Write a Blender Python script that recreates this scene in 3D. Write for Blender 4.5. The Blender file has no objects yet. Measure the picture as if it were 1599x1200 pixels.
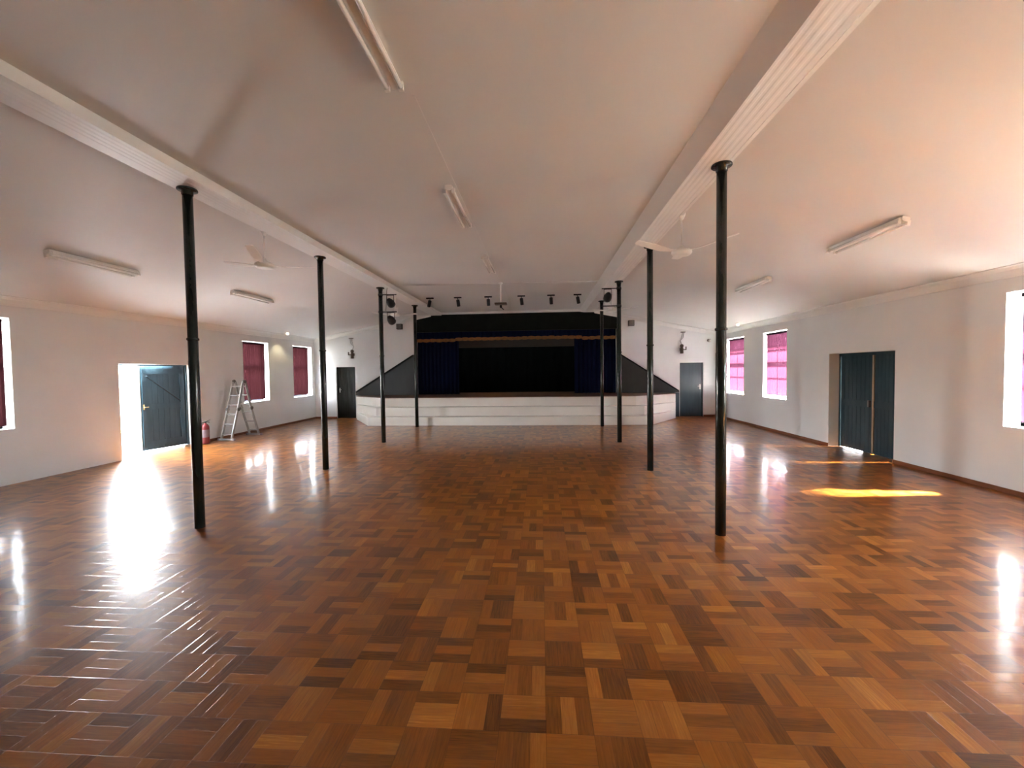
import bpy, bmesh, math, random
from mathutils import Vector, Matrix
random.seed(7)
sc = bpy.context.scene
COL = sc.collection

# ------------------------------------------------------------------ camera
F_PX, PITCH, YAW, ROLL, CAM_H = 652.5, 0.0330, 0.069, 0.013, 1.75
cy, sy, cp, sp = math.cos(YAW), math.sin(YAW), math.cos(PITCH), math.sin(PITCH)
fwd = Vector((-sy * cp, cy * cp, -sp))
rgt0 = Vector((cy, sy, 0)); up0 = rgt0.cross(fwd)
rgt = rgt0 * math.cos(ROLL) - up0 * math.sin(ROLL)
upv = rgt0 * math.sin(ROLL) + up0 * math.cos(ROLL)
cam_d = bpy.data.cameras.new('camera'); cam = bpy.data.objects.new('camera', cam_d); COL.objects.link(cam)
m = Matrix((rgt, upv, -fwd)).transposed().to_4x4(); m.translation = (0, 0, CAM_H)
cam.matrix_world = m
cam_d.sensor_width = 36; cam_d.lens = F_PX / 1599 * 36; cam_d.clip_start = 0.05; cam_d.clip_end = 500
sc.camera = cam

# ------------------------------------------------------------------ daylight
SKY = 16.0
wd = bpy.data.worlds.new('daylight'); sc.world = wd; wd.use_nodes = True
wn = wd.node_tree; wn.nodes.clear()
wo = wn.nodes.new('ShaderNodeOutputWorld'); wb = wn.nodes.new('ShaderNodeBackground')
wg = wn.nodes.new('ShaderNodeTexCoord'); wsx = wn.nodes.new('ShaderNodeSeparateXYZ'); wr = wn.nodes.new('ShaderNodeValToRGB')
wn.links.new(wg.outputs['Generated'], wsx.inputs[0])
wm = wn.nodes.new('ShaderNodeMapRange'); wm.inputs[1].default_value = -1; wm.inputs[2].default_value = 1
wn.links.new(wsx.outputs['Z'], wm.inputs[0]); wn.links.new(wm.outputs[0], wr.inputs[0])
wr.color_ramp.elements[0].position = 0.0; wr.color_ramp.elements[0].color = (0.46, 0.42, 0.36, 1)
wr.color_ramp.elements[1].position = 1.0; wr.color_ramp.elements[1].color = (0.62, 0.72, 0.88, 1)
e = wr.color_ramp.elements.new(0.485); e.color = (0.46, 0.42, 0.36, 1)
e = wr.color_ramp.elements.new(0.515); e.color = (1.0, 1.0, 1.0, 1)
wn.links.new(wr.outputs[0], wb.inputs[0]); wb.inputs[1].default_value = SKY
wn.links.new(wb.outputs[0], wo.inputs[0])

SUN = 88.0
def add_sun(az_dir, strength):
    ld = bpy.data.lights.new('sun', 'SUN'); ld.energy = strength; ld.angle = 0.12; ld.color = (1, .93, .8)
    o = bpy.data.objects.new('sun', ld); COL.objects.link(o)
    o.rotation_euler = Vector(az_dir).to_track_quat('-Z', 'Y').to_euler(); o.location = (20, 0, 20)
if SUN > 0: add_sun((-0.735, -0.01, -0.675), SUN)

sc.view_settings.view_transform = 'Standard'; sc.view_settings.look = 'None'
sc.view_settings.gamma = 1; sc.view_settings.use_curve_mapping = False
sc.view_settings.exposure = 3.4
sc.cycles.max_bounces = 14; sc.cycles.diffuse_bounces = 9; sc.cycles.glossy_bounces = 5
sc.cycles.transparent_max_bounces = 12; sc.cycles.transmission_bounces = 6
sc.cycles.sample_clamp_indirect = 12

# ------------------------------------------------------------------ room numbers (metres)
XL, XR, YB, YF = -8.6, 6.28, 15.4, -5.0      # wall faces; YF is the wall behind the viewer
WT = 0.30
CXL, CXR, CY0, CS = -3.905, 1.861, 4.464, 2.807   # column rows
ZN, ZBEAM, ZAI, ZAO = 3.92, 3.815, 3.90, 3.02 # nave ceiling, beam soffit, aisle ceiling at beam and at wall
BL0, BL1, BR0, BR1 = -4.05, -3.655, 1.60, 1.955
LWIN = [(4.95, 6.24), (11.56, 12.70), (14.02, 15.19)]
RWIN = [(4.95, 6.12), (11.16, 12.31), (13.42, 14.66)]
HIDL, HIDW = [], [(2.2, 2.95)]            # more windows of the same rows, beyond the frame
WZ0, WZ1 = 0.90, 2.71
def aisle_z(x):
    if x < 0: return ZAO + (ZAI - ZAO) * (x - XL) / (BL0 - XL)
    return ZAO + (ZAI - ZAO) * (x - XR) / (BR1 - XR)

# ------------------------------------------------------------------ portals for the daylight
def portal(x0, y0, z0, x1, y1, z1, nrm):
    ld = bpy.data.lights.new('daylight_portal', 'AREA'); ld.shape = 'RECTANGLE'
    w = max(abs(x1 - x0), abs(y1 - y0)); ld.size = w; ld.size_y = abs(z1 - z0)
    ld.cycles.is_portal = True
    o = bpy.data.objects.new('daylight_portal', ld); COL.objects.link(o)
    o.location = ((x0 + x1) / 2, (y0 + y1) / 2, (z0 + z1) / 2)
    o.rotation_euler = Vector(nrm).to_track_quat('-Z', 'Z').to_euler()
for a, b in LWIN + HIDL: portal(XL - WT - .03, a, WZ0, XL - WT - .03, b, WZ1, (1, 0, 0))
for a, b in RWIN + HIDW: portal(XR + WT + .03, a, WZ0, XR + WT + .03, b, WZ1, (-1, 0, 0))
portal(XL - WT - .03, 7.97, 0, XL - WT - .03, 9.86, 1.98, (1, 0, 0))

# ------------------------------------------------------------------ material helpers
MATS = {}
def newmat(name):
    mt = bpy.data.materials.new(name); mt.use_nodes = True
    nt = mt.node_tree; b = nt.nodes['Principled BSDF']; MATS[name] = mt
    return mt, nt, b
def setp(b, color=None, rough=None, metal=None, spec=None, coat=None, coat_rough=None):
    if color is not None: b.inputs['Base Color'].default_value = (*color, 1)
    if rough is not None: b.inputs['Roughness'].default_value = rough
    if metal is not None: b.inputs['Metallic'].default_value = metal
    if spec is not None: b.inputs['Specular IOR Level'].default_value = spec
    if coat is not None: b.inputs['Coat Weight'].default_value = coat
    if coat_rough is not None: b.inputs['Coat Roughness'].default_value = coat_rough
def mottled(name, c0, c1, rough, scale=6, bump=0.0, bscale=40, metal=0, spec=0.5, stretch=(1, 1, 1), coat=0):
    mt, nt, b = newmat(name); setp(b, c0, rough, metal, spec, coat, 0.08)
    tc = nt.nodes.new('ShaderNodeTexCoord'); mp = nt.nodes.new('ShaderNodeMapping'); mp.inputs['Scale'].default_value = stretch
    n = nt.nodes.new('ShaderNodeTexNoise'); n.inputs['Scale'].default_value = scale; n.inputs['Detail'].default_value = 5
    r = nt.nodes.new('ShaderNodeValToRGB'); r.color_ramp.elements[0].color = (*c0, 1); r.color_ramp.elements[1].color = (*c1, 1)
    r.color_ramp.elements[0].position = .3; r.color_ramp.elements[1].position = .7
    nt.links.new(tc.outputs['Object'], mp.inputs[0]); nt.links.new(mp.outputs[0], n.inputs['Vector'])
    nt.links.new(n.outputs['Fac'], r.inputs[0]); nt.links.new(r.outputs[0], b.inputs['Base Color'])
    if bump:
        n2 = nt.nodes.new('ShaderNodeTexNoise'); n2.inputs['Scale'].default_value = bscale; n2.inputs['Detail'].default_value = 3
        bp = nt.nodes.new('ShaderNodeBump'); bp.inputs['Strength'].default_value = bump; bp.inputs['Distance'].default_value = .02
        nt.links.new(mp.outputs[0], n2.inputs['Vector']); nt.links.new(n2.outputs['Fac'], bp.inputs['Height'])
        nt.links.new(bp.outputs[0], b.inputs['Normal'])
    return mt
mottled('wall_paint', (.695, .715, .725), (.735, .755, .765), .42, 1.5, .10, 14, spec=.35)
mottled('reveal_paint', (.74, .74, .73), (.78, .78, .77), .5, 3)
mottled('ceiling_paint', (.645, .648, .635), (.675, .678, .665), .55, .8, .05, 6, spec=.3)
mottled('beam_paint', (.72, .73, .72), (.75, .76, .75), .45, 2)
mottled('white_enamel', (.78, .77, .74), (.82, .81, .78), .3, 4)
mottled('stage_plaster', (.66, .635, .59), (.71, .685, .64), .38, 2, .08, 18, spec=.4)
mottled('column_paint', (.010, .016, .015), (.016, .024, .021), .22, 9, .25, 30, stretch=(1, 1, .3))
mottled('door_paint', (.026, .050, .064), (.036, .066, .082), .25, 5, .12, 20, stretch=(1, 1, .2))
mottled('door_paint_black', (.008, .010, .009), (.013, .016, .014), .2, 5, .15, 16, stretch=(1, 1, .2))
mottled('stage_black', (.003, .0052, .004), (.0055, .0080, .0062), .6, 3, spec=.12)
mottled('panel_black', (.004, .0068, .0062), (.009, .0135, .012), .4, 2.2, .1, 10, stretch=(4, 4, .5))
mottled('backdrop_cloth', (.0012, .0016, .0013), (.002, .0024, .002), .95, 3, spec=.03)
mottled('navy_velvet', (.0028, .0060, .022), (.0042, .0086, .031), .9, 3, spec=.05, stretch=(6, 6, .6))
mottled('gold_fringe', (.13, .055, .018), (.20, .09, .03), .7, 30, spec=.2)
mottled('stage_wood', (.10, .045, .02), (.16, .07, .03), .4, 4, stretch=(1, 8, 8))
mottled('pelmet_wood', (.014, .009, .006), (.02, .013, .008), .7, 4, stretch=(1, 8, 8))
mottled('skirting_wood', (.16, .055, .022), (.22, .08, .035), .35, 5, stretch=(6, .6, 6))
mottled('black_metal', (.006, .006, .006), (.010, .010, .010), .5, 8, spec=.25)
mottled('bronze_metal', (.045, .028, .018), (.07, .045, .03), .45, 8)
mottled('aluminium', (.36, .36, .355), (.44, .44, .43), .42, 12, metal=.7)
mottled('grey_plastic', (.09, .085, .08), (.13, .12, .11), .5, 10)
mottled('red_enamel', (.15, .012, .014), (.19, .016, .018), .3, 10)
mottled('label_paper', (.17, .13, .15), (.24, .19, .21), .6, 10)
mottled('brass', (.65, .5, .22), (.75, .58, .28), .3, 10, metal=1)
mottled('tan_strip', (.30, .24, .16), (.36, .29, .2), .5, 10)
mottled('tube_glass', (.82, .81, .78), (.85, .84, .81), .2, 4)
mottled('frame_paint', (.10, .10, .11), (.13, .13, .14), .5, 6)
mottled('concrete', (.42, .40, .37), (.5, .48, .45), .8, 4, .2, 30)
mottled('outer_wall', (.55, .53, .5), (.6, .58, .55), .8, 4)

def emis(name, col, s):
    mt, nt, b = newmat(name); setp(b, (.9, .88, .8), .3)
    b.inputs['Emission Color'].default_value = (*col, 1); b.inputs['Emission Strength'].default_value = s
emis('lit_lamp', (1, .85, .6), .7)

def glassmat():
    mt = bpy.data.materials.new('window_glass'); mt.use_nodes = True; MATS['window_glass'] = mt
    nt = mt.node_tree; nt.nodes.clear(); o = nt.nodes.new('ShaderNodeOutputMaterial')
    mx = nt.nodes.new('ShaderNodeMixShader'); t = nt.nodes.new('ShaderNodeBsdfTransparent'); g = nt.nodes.new('ShaderNodeBsdfGlossy')
    g.inputs['Roughness'].default_value = .03; t.inputs[0].default_value = (.95, .97, .97, 1); mx.inputs[0].default_value = .06
    nt.links.new(t.outputs[0], mx.inputs[1]); nt.links.new(g.outputs[0], mx.inputs[2]); nt.links.new(mx.outputs[0], o.inputs[0])
glassmat()

def blindmat(name, dif, trl, thru, k):
    """sheer dyed cloth: scatters light back, through, and lets a little straight through"""
    mt = bpy.data.materials.new(name); mt.use_nodes = True; MATS[name] = mt
    nt = mt.node_tree; nt.nodes.clear(); o = nt.nodes.new('ShaderNodeOutputMaterial')
    d = nt.nodes.new('ShaderNodeBsdfDiffuse'); d.inputs[0].default_value = (*dif, 1)
    t = nt.nodes.new('ShaderNodeBsdfTranslucent'); t.inputs[0].default_value = (*trl, 1)
    p = nt.nodes.new('ShaderNodeBsdfTransparent'); p.inputs[0].default_value = (*thru, 1)
    a = nt.nodes.new('ShaderNodeMixShader'); a.inputs[0].default_value = .5
    b = nt.nodes.new('ShaderNodeMixShader'); b.inputs[0].default_value = k
    tc = nt.nodes.new('ShaderNodeTexCoord'); mp = nt.nodes.new('ShaderNodeMapping'); mp.inputs['Scale'].default_value = (10, 10, .15)
    n = nt.nodes.new('ShaderNodeTexNoise'); n.inputs['Scale'].default_value = 2.0
    mr = nt.nodes.new('ShaderNodeMapRange'); mr.inputs[1].default_value = .3; mr.inputs[2].default_value = .7; mr.inputs[3].default_value = k * .8; mr.inputs[4].default_value = k * 1.2
    nt.links.new(tc.outputs['Object'], mp.inputs[0]); nt.links.new(mp.outputs[0], n.inputs['Vector']); nt.links.new(n.outputs['Fac'], mr.inputs[0])
    nt.links.new(mr.outputs[0], b.inputs[0])
    nt.links.new(d.outputs[0], a.inputs[1]); nt.links.new(t.outputs[0], a.inputs[2])
    nt.links.new(a.outputs[0], b.inputs[1]); nt.links.new(p.outputs[0], b.inputs[2]); nt.links.new(b.outputs[0], o.inputs[0])
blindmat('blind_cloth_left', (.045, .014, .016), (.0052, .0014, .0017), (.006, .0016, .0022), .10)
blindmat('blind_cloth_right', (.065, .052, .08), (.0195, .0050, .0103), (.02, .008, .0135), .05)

# ---- parquet: 9 inch blocks of three staves, basket weave, thick wavy varnish
def parquet():
    mt, nt, b = newmat('parquet')
    N = lambda t: nt.nodes.new(t); L = nt.links.new
    def M(op, a, c=None):
        n = N('ShaderNodeMath'); n.operation = op
        for i, v in enumerate((a, c)):
            if v is None: continue
            if isinstance(v, (int, float)): n.inputs[i].default_value = v
            else: L(v, n.inputs[i])
        return n.outputs[0]
    T = 0.2293
    tc = N('ShaderNodeTexCoord'); s = N('ShaderNodeSeparateXYZ'); L(tc.outputs['Object'], s.inputs[0])
    ux = M('DIVIDE', M('SUBTRACT', s.outputs[0], .008), T); uy = M('DIVIDE', M('SUBTRACT', s.outputs[1], 2.648), T)
    ix = M('FLOOR', ux); iy = M('FLOOR', uy); fx = M('FRACT', ux); fy = M('FRACT', uy)
    par = M('PINGPONG', M('ADD', ix, iy), 1.0)      # 0 / 1 chequer
    par = M('ROUND', par)
    def mix(a, c, t):   # t=0 -> a, t=1 -> c
        return M('ADD', M('MULTIPLY', a, M('SUBTRACT', 1.0, t)), M('MULTIPLY', c, t))
    across = mix(fy, fx, par)      # coordinate across the staves
    along = mix(fx, fy, par)
    k = M('FLOOR', M('MULTIPLY', across, 3.0)); fk = M('FRACT', M('MULTIPLY', across, 3.0))
    cv = N('ShaderNodeCombineXYZ'); L(ix, cv.inputs[0]); L(iy, cv.inputs[1]); L(k, cv.inputs[2])
    wn_ = N('ShaderNodeTexWhiteNoise'); wn_.noise_dimensions = '3D'; L(cv.outputs[0], wn_.inputs['Vector'])
    cv2 = N('ShaderNodeCombineXYZ'); L(ix, cv2.inputs[0]); L(iy, cv2.inputs[1]); cv2.inputs[2].default_value = 17.3
    wt_ = N('ShaderNodeTexWhiteNoise'); wt_.noise_dimensions = '3D'; L(cv2.outputs[0], wt_.inputs['Vector'])
    # grain along the stave
    gx = M('MULTIPLY', along, 1.1); gy = M('MULTIPLY', across, 16.0)
    gv = N('ShaderNodeCombineXYZ'); L(M('ADD', gx, M('MULTIPLY', wn_.outputs['Value'], 37.0)), gv.inputs[0]); L(gy, gv.inputs[1]); L(M('MULTIPLY', wn_.outputs['Value'], 91.0), gv.inputs[2])
    gn = N('ShaderNodeTexNoise'); gn.inputs['Scale'].default_value = 1.6; gn.inputs['Detail'].default_value = 4; gn.inputs['Distortion'].default_value = .6
    L(gv.outputs[0], gn.inputs['Vector'])
    tone = M('ADD', M('ADD', M('MULTIPLY', wn_.outputs['Value'], .62), M('MULTIPLY', wt_.outputs['Value'], .20)), M('MULTIPLY', M('SUBTRACT', gn.outputs['Fac'], .5), .55))
    tone = M('ADD', tone, .06)
    cr = N('ShaderNodeValToRGB'); els = cr.color_ramp.elements
    els[0].position = 0.0; els[0].color = (.062, .0190, .0036, 1)
    els[1].position = 1.0; els[1].color = (.55, .235, .042, 1)
    for p, c in ((.20, (.135, .042, .0070)), (.42, (.225, .073, .0110)), (.66, (.290, .100, .0150)), (.86, (.385, .147, .024))):
        q = els.new(p); q.color = (*c, 1)
    L(tone, cr.inputs[0])
    # seams
    def edge(f, w):
        return M('MINIMUM', 1.0, M('DIVIDE', M('MINIMUM', f, M('SUBTRACT', 1.0, f)), w))
    seam = M('MULTIPLY', M('MULTIPLY', edge(fx, .009), edge(fy, .009)), edge(fk, .02))
    mxc = N('ShaderNodeMixRGB'); mxc.blend_type = 'MULTIPLY'; L(cr.outputs[0], mxc.inputs[1])
    mxc.inputs[0].default_value = 1
    sd = M('ADD', M('MULTIPLY', seam, .45), .55); cs = N('ShaderNodeCombineXYZ'); [L(sd, cs.inputs[i]) for i in range(3)]
    L(cs.outputs[0], mxc.inputs[2]); L(mxc.outputs[0], b.inputs['Base Color'])
    # roughness
    rn = N('ShaderNodeTexNoise'); rn.inputs['Scale'].default_value = 1.3; rn.inputs['Detail'].default_value = 5; L(tc.outputs['Object'], rn.inputs['Vector'])
    rr = M('ADD', M('MULTIPLY', rn.outputs['Fac'], .06), .276); L(rr, b.inputs['Roughness'])
    b.inputs['Specular IOR Level'].default_value = .13
    b.inputs['Coat Weight'].default_value = .45; b.inputs['Coat Roughness'].default_value = .11; b.inputs['Coat IOR'].default_value = 1.42
    # each stave sits a hair out of level, the varnish has slow waves
    sep = N('ShaderNodeSeparateColor'); L(wn_.outputs['Color'], sep.inputs[0])
    wv = N('ShaderNodeTexNoise'); wv.inputs['Scale'].default_value = 3.2; wv.inputs['Detail'].default_value = 3; L(tc.outputs['Object'], wv.inputs['Vector'])
    sw = N('ShaderNodeSeparateColor'); L(wv.outputs['Color'], sw.inputs[0])
    def tilt(a, w): return M('ADD', M('MULTIPLY', M('SUBTRACT', a, .5), .011), M('MULTIPLY', M('SUBTRACT', w, .5), .035))
    nv = N('ShaderNodeCombineXYZ'); L(tilt(sep.outputs[0], sw.outputs[0]), nv.inputs[0]); L(tilt(sep.outputs[1], sw.outputs[1]), nv.inputs[1]); nv.inputs[2].default_value = 1
    nn = N('ShaderNodeVectorMath'); nn.operation = 'NORMALIZE'; L(nv.outputs[0], nn.inputs[0])
    bp = N('ShaderNodeBump'); bp.inputs['Strength'].default_value = .25; bp.inputs['Distance'].default_value = .002
    L(seam, bp.inputs['Height']); L(nn.outputs[0], bp.inputs['Normal'])
    L(bp.outputs[0], b.inputs['Normal']); L(bp.outputs[0], b.inputs['Coat Normal'])
parquet()

# ------------------------------------------------------------------ geometry helpers
class MB:
    def __init__(s): s.bm = bmesh.new(); s.smooth = []
    def box(s, a, b):
        x0, y0, z0 = (min(a[i], b[i]) for i in range(3)); x1, y1, z1 = (max(a[i], b[i]) for i in range(3))
        v = [s.bm.verts.new(p) for p in ((x0, y0, z0), (x1, y0, z0), (x1, y1, z0), (x0, y1, z0), (x0, y0, z1), (x1, y0, z1), (x1, y1, z1), (x0, y1, z1))]
        for f in ((3, 2, 1, 0), (4, 5, 6, 7), (0, 1, 5, 4), (1, 2, 6, 5), (2, 3, 7, 6), (3, 0, 4, 7)): s.bm.faces.new([v[i] for i in f])
        return s
    def bar(s, p, q, w, h, up=(0, 0, 1)):
        p, q = Vector(p), Vector(q); d = (q - p).normalized(); u = Vector(up); x = d.cross(u)
        if x.length < 1e-4: x = d.cross(Vector((1, 0, 0)))
        x.normalize(); u = x.cross(d)
        v = []
        for c in (p, q):
            for a, b in ((-1, -1), (1, -1), (1, 1), (-1, 1)): v.append(s.bm.verts.new(c + x * a * w / 2 + u * b * h / 2))
        for f in ((0, 1, 2, 3), (7, 6, 5, 4), (0, 4, 5, 1), (1, 5, 6, 2), (2, 6, 7, 3), (3, 7, 4, 0)): s.bm.faces.new([v[i] for i in f])
        return s
    def lathe(s, prof, o=(0, 0, 0), ax=(0, 0, 1), n=24, cap=True):
        """prof: list of (radius, height) along ax from o"""
        o = Vector(o); ax = Vector(ax).normalized()
        t = ax.cross(Vector((0, 1, 0)) if abs(ax.y) < .9 else Vector((1, 0, 0))).normalized(); w = ax.cross(t)
        rings = []
        for r, h in prof:
            rings.append([s.bm.verts.new(o + ax * h + (t * math.cos(2 * math.pi * i / n) + w * math.sin(2 * math.pi * i / n)) * max(r, 1e-4)) for i in range(n)])
        for a, b in zip(rings, rings[1:]):
            for i in range(n):
                f = s.bm.faces.new((a[i], a[(i + 1) % n], b[(i + 1) % n], b[i])); f.smooth = True
        if cap: s.bm.faces.new(rings[0][::-1]); s.bm.faces.new(rings[-1])
        return s
    def tube(s, pts, r, n=8):
        pts = [Vector(p) for p in pts]; rings = []
        for i, p in enumerate(pts):
            d = (pts[min(i + 1, len(pts) - 1)] - pts[max(i - 1, 0)]).normalized()
            t = d.cross(Vector((0, 0, 1)));
            if t.length < 1e-3: t = d.cross(Vector((1, 0, 0)))
            t.normalize(); w = d.cross(t)
            rings.append([s.bm.verts.new(p + (t * math.cos(2 * math.pi * k / n) + w * math.sin(2 * math.pi * k / n)) * r) for k in range(n)])
        for a, b in zip(rings, rings[1:]):
            for i in range(n):
                f = s.bm.faces.new((a[i], a[(i + 1) % n], b[(i + 1) % n], b[i])); f.smooth = True
        s.bm.faces.new(rings[0][::-1]); s.bm.faces.new(rings[-1])
        return s
    def prism(s, poly, axis, a, b):
        """poly in the plane normal to axis ('x': (y,z), 'y': (x,z), 'z': (x,y)), from a to b"""
        mk = {'x': lambda p, t: (t, p[0], p[1]), 'y': lambda p, t: (p[0], t, p[1]), 'z': lambda p, t: (p[0], p[1], t)}[axis]
        A = [s.bm.verts.new(mk(p, a)) for p in poly]; B = [s.bm.verts.new(mk(p, b)) for p in poly]
        n = len(poly)
        for i in range(n): s.bm.faces.new((A[i], A[(i + 1) % n], B[(i + 1) % n], B[i]))
        s.bm.faces.new(A[::-1]); s.bm.faces.new(B)
        return s
    def sweep(s, prof, p, q, ux, uz):
        """profile (a,b) -> a*ux + b*uz, from p to q"""
        p, q, ux, uz = Vector(p), Vector(q), Vector(ux), Vector(uz)
        A = [s.bm.verts.new(p + ux * a + uz * b) for a, b in prof]; B = [s.bm.verts.new(q + ux * a + uz * b) for a, b in prof]
        n = len(prof)
        for i in range(n): s.bm.faces.new((A[i], A[(i + 1) % n], B[(i + 1) % n], B[i]))
        s.bm.faces.new(A[::-1]); s.bm.faces.new(B)
        return s
    def sphere(s, c, r, n=16, sc_=(1, 1, 1)):
        k = n // 2
        prof = [(r * math.sin(math.pi * i / k), -r * math.cos(math.pi * i / k)) for i in range(k + 1)]
        return s.lathe(prof, c, (0, 0, 1), n, cap=False)
    def done(s, name, mat, parent=None, loc=None, bevel=0):
        bmesh.ops.remove_doubles(s.bm, verts=s.bm.verts, dist=1e-5)
        bmesh.ops.recalc_face_normals(s.bm, faces=s.bm.faces)
        me = bpy.data.meshes.new(name); s.bm.to_mesh(me); s.bm.free()
        me.materials.append(MATS[mat])
        o = bpy.data.objects.new(name, me); COL.objects.link(o)
        if parent: o.parent = parent
        if loc: o.location = loc
        if bevel:
            b = o.modifiers.new('bevel', 'BEVEL'); b.width = bevel; b.segments = 2; b.limit_method = 'ANGLE'
        return o
def tag(o, label, cat, group=None):
    o['label'] = label; o['category'] = cat
    if group: o['group'] = group
    return o
def thing(name, label, cat, loc=(0, 0, 0), group=None, rz=0):
    o = bpy.data.objects.new(name, None); COL.objects.link(o); o.location = loc; o.rotation_euler = (0, 0, rz)
    o.empty_display_size = .1
    return tag(o, label, cat, group)
def structure(o, label=None, cat=None):
    o['kind'] = 'structure'
    if label: o['label'] = label
    if cat: o['category'] = cat
    return o
def copy_tree(o, parent=None, **kw):
    c = o.copy(); COL.objects.link(c)
    if parent: c.parent = parent
    for ch in list(o.children): copy_tree(ch, c)
    return c

# ------------------------------------------------------------------ shell
structure(MB().box((XL - .34, YF - .3, -.12), (XR + .34, YB + .3, 0)).done('floor', 'parquet'), 'varnished orange brown parquet floor of square basket weave blocks', 'floor')

def wall(name, axis, c0, c1, span, z1, holes, mat, label):
    """slab normal to axis between c0 (room face) and c1, span along the other axis, with rectangular holes (a,b,za,zb)"""
    us = sorted({span[0], span[1], *[h[0] for h in holes], *[h[1] for h in holes]})
    zs = sorted({-0.0, z1, *[h[2] for h in holes], *[h[3] for h in holes]})
    bm = bmesh.new(); vc = {}
    def V(c, u, z):
        k = (c, u, z)
        if k not in vc: vc[k] = bm.verts.new((c, u, z) if axis == 'x' else (u, c, z))
        return vc[k]
    def solid(i, j):
        if i < 0 or j < 0 or i >= len(us) - 1 or j >= len(zs) - 1: return False
        um, zm = (us[i] + us[i + 1]) / 2, (zs[j] + zs[j + 1]) / 2
        return not any(h[0] < um < h[1] and h[2] < zm < h[3] for h in holes)
    for i in range(len(us) - 1):
        for j in range(len(zs) - 1):
            if not solid(i, j): continue
            a, b, c, d = us[i], us[i + 1], zs[j], zs[j + 1]
            for cc in (c0, c1): bm.faces.new((V(cc, a, c), V(cc, b, c), V(cc, b, d), V(cc, a, d)))
            if not solid(i - 1, j): bm.faces.new((V(c0, a, c), V(c0, a, d), V(c1, a, d), V(c1, a, c)))
            if not solid(i + 1, j): bm.faces.new((V(c0, b, c), V(c0, b, d), V(c1, b, d), V(c1, b, c)))
            if not solid(i, j - 1): bm.faces.new((V(c0, a, c), V(c0, b, c), V(c1, b, c), V(c1, a, c)))
            if not solid(i, j + 1): bm.faces.new((V(c0, a, d), V(c0, b, d), V(c1, b, d), V(c1, a, d)))
    bmesh.ops.recalc_face_normals(bm, faces=bm.faces)
    me = bpy.data.meshes.new(name); bm.to_mesh(me); bm.free(); me.materials.append(MATS[mat])
    o = bpy.data.objects.new(name, me); COL.objects.link(o)
    return structure(o, label, 'wall')
LD = (7.97, 9.86, 0, 1.985)       # left doorway
RD = (7.88, 9.58, 0, 2.015)       # right doorway
LB = (-7.76, -7.02, 0, 1.95)      # back doors
RB = (4.985, 5.81, 0, 1.94)
PRO = (-4.64, 2.75, .857, 3.25)   # stage opening
wall('wall_left', 'x', XL, XL - WT, (YF - .3, YB + .3), 3.2, [(a, b, WZ0, WZ1) for a, b in LWIN + HIDL] + [LD], 'wall_paint', 'long off-white left wall with open doorway and windows')
wall('wall_right', 'x', XR, XR + WT, (YF - .3, YB + .3), 3.2, [(a, b, WZ0, WZ1) for a, b in RWIN + HIDW] + [RD], 'wall_paint', 'long off-white right wall with closed double door and windows')
wall('wall_back', 'y', YB, YB + .28, (XL, XR), 4.3, [LB, RB, PRO], 'wall_paint', 'off-white end wall around the dark stage opening')
wall('wall_front', 'y', YF, YF - .28, (XL, XR), 4.3, [], 'wall_paint', 'end wall behind the viewer')

# ceiling: flat over the nave, sloping over both aisles (one profile pulled along the hall)
prof = [(XL - .3, aisle_z(XL - .3)), (BL0, ZAI), (BL0, ZN), (BR1, ZN), (BR1, ZAI), (XR + .3, aisle_z(XR + .3)), (XR + .3, 3.6), (BR1, 4.4), (BL0, 4.4), (XL - .3, 3.6)]
structure(MB().prism(prof, 'y', YF - .28, YB + .28).done('ceiling', 'ceiling_paint'), 'pale ceiling, flat in the middle and sloping over the sides', 'ceiling')
# boxed beams with fluted soffit
def beam(name, x0, x1, outer, label, slant=0):
    # outer = +1 when the aisle lies at x1, -1 when at x0
    m_ = MB(); xo, xi = (x1, x0) if outer > 0 else (x0, x1); d = 1 if xo > xi else -1
    pts = [(xo, ZN), (xi - d * slant, ZN), (xi, ZBEAM)]
    w = abs(xo - xi); x = xi + d * .02
    for k in range(4):                        # flutes
        pts += [(x, ZBEAM), (x + d * .012, ZBEAM + .0022), (x + d * .030, ZBEAM + .0022), (x + d * .042, ZBEAM)]; x += d * .062
    pts += [(xo - d * .058, ZBEAM), (xo - d * .058, ZBEAM + .03), (xo - d * .040, ZBEAM + .03), (xo - d * .040, ZBEAM + .012), (xo, ZBEAM + .012)]
    m_.prism([(x_, min(z_, 4.0)) for x_, z_ in pts], 'y', YF, YB)
    return structure(m_.done(name, 'beam_paint'), label, 'beam')
beam('trim_1', BL0, BL1, -1, 'pale boxed beam running over the left row of columns')
beam('trim_2', BR0, BR1, 1, 'pale boxed beam running over the right row of columns', .17)
# cornices
CP = [(0, 0), (0, -.13), (.018, -.13), (.03, -.10), (.06, -.05), (.10, -.022), (.125, -.018), (.125, 0)]
def cornice(name, p, q, into, up, label, k=1):
    structure(MB().sweep([(a * k, b * k) for a, b in CP], p, q, into, up).done(name, 'beam_paint'), label, 'cornice')
cornice('trim_3', (XL, YF, ZAO + .01), (XL, YB, ZAO + .01), (1, 0, .19), (0, 0, 1), 'moulded cornice along the top of the left wall')
cornice('trim_4', (XR, YF, ZAO + .01), (XR, YB, ZAO + .01), (-1, 0, .19), (0, 0, 1), 'moulded cornice along the top of the right wall')
cornice('trim_5', (XL, YB, aisle_z(XL)), (BL0, YB, ZAI), (0, -1, 0), (0, 0, 1), 'sloping cornice on the end wall left of the stage')
cornice('trim_6', (BR1, YB, ZAI), (XR, YB, aisle_z(XR)), (0, -1, 0), (0, 0, 1), 'sloping cornice on the end wall right of the stage')
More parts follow.
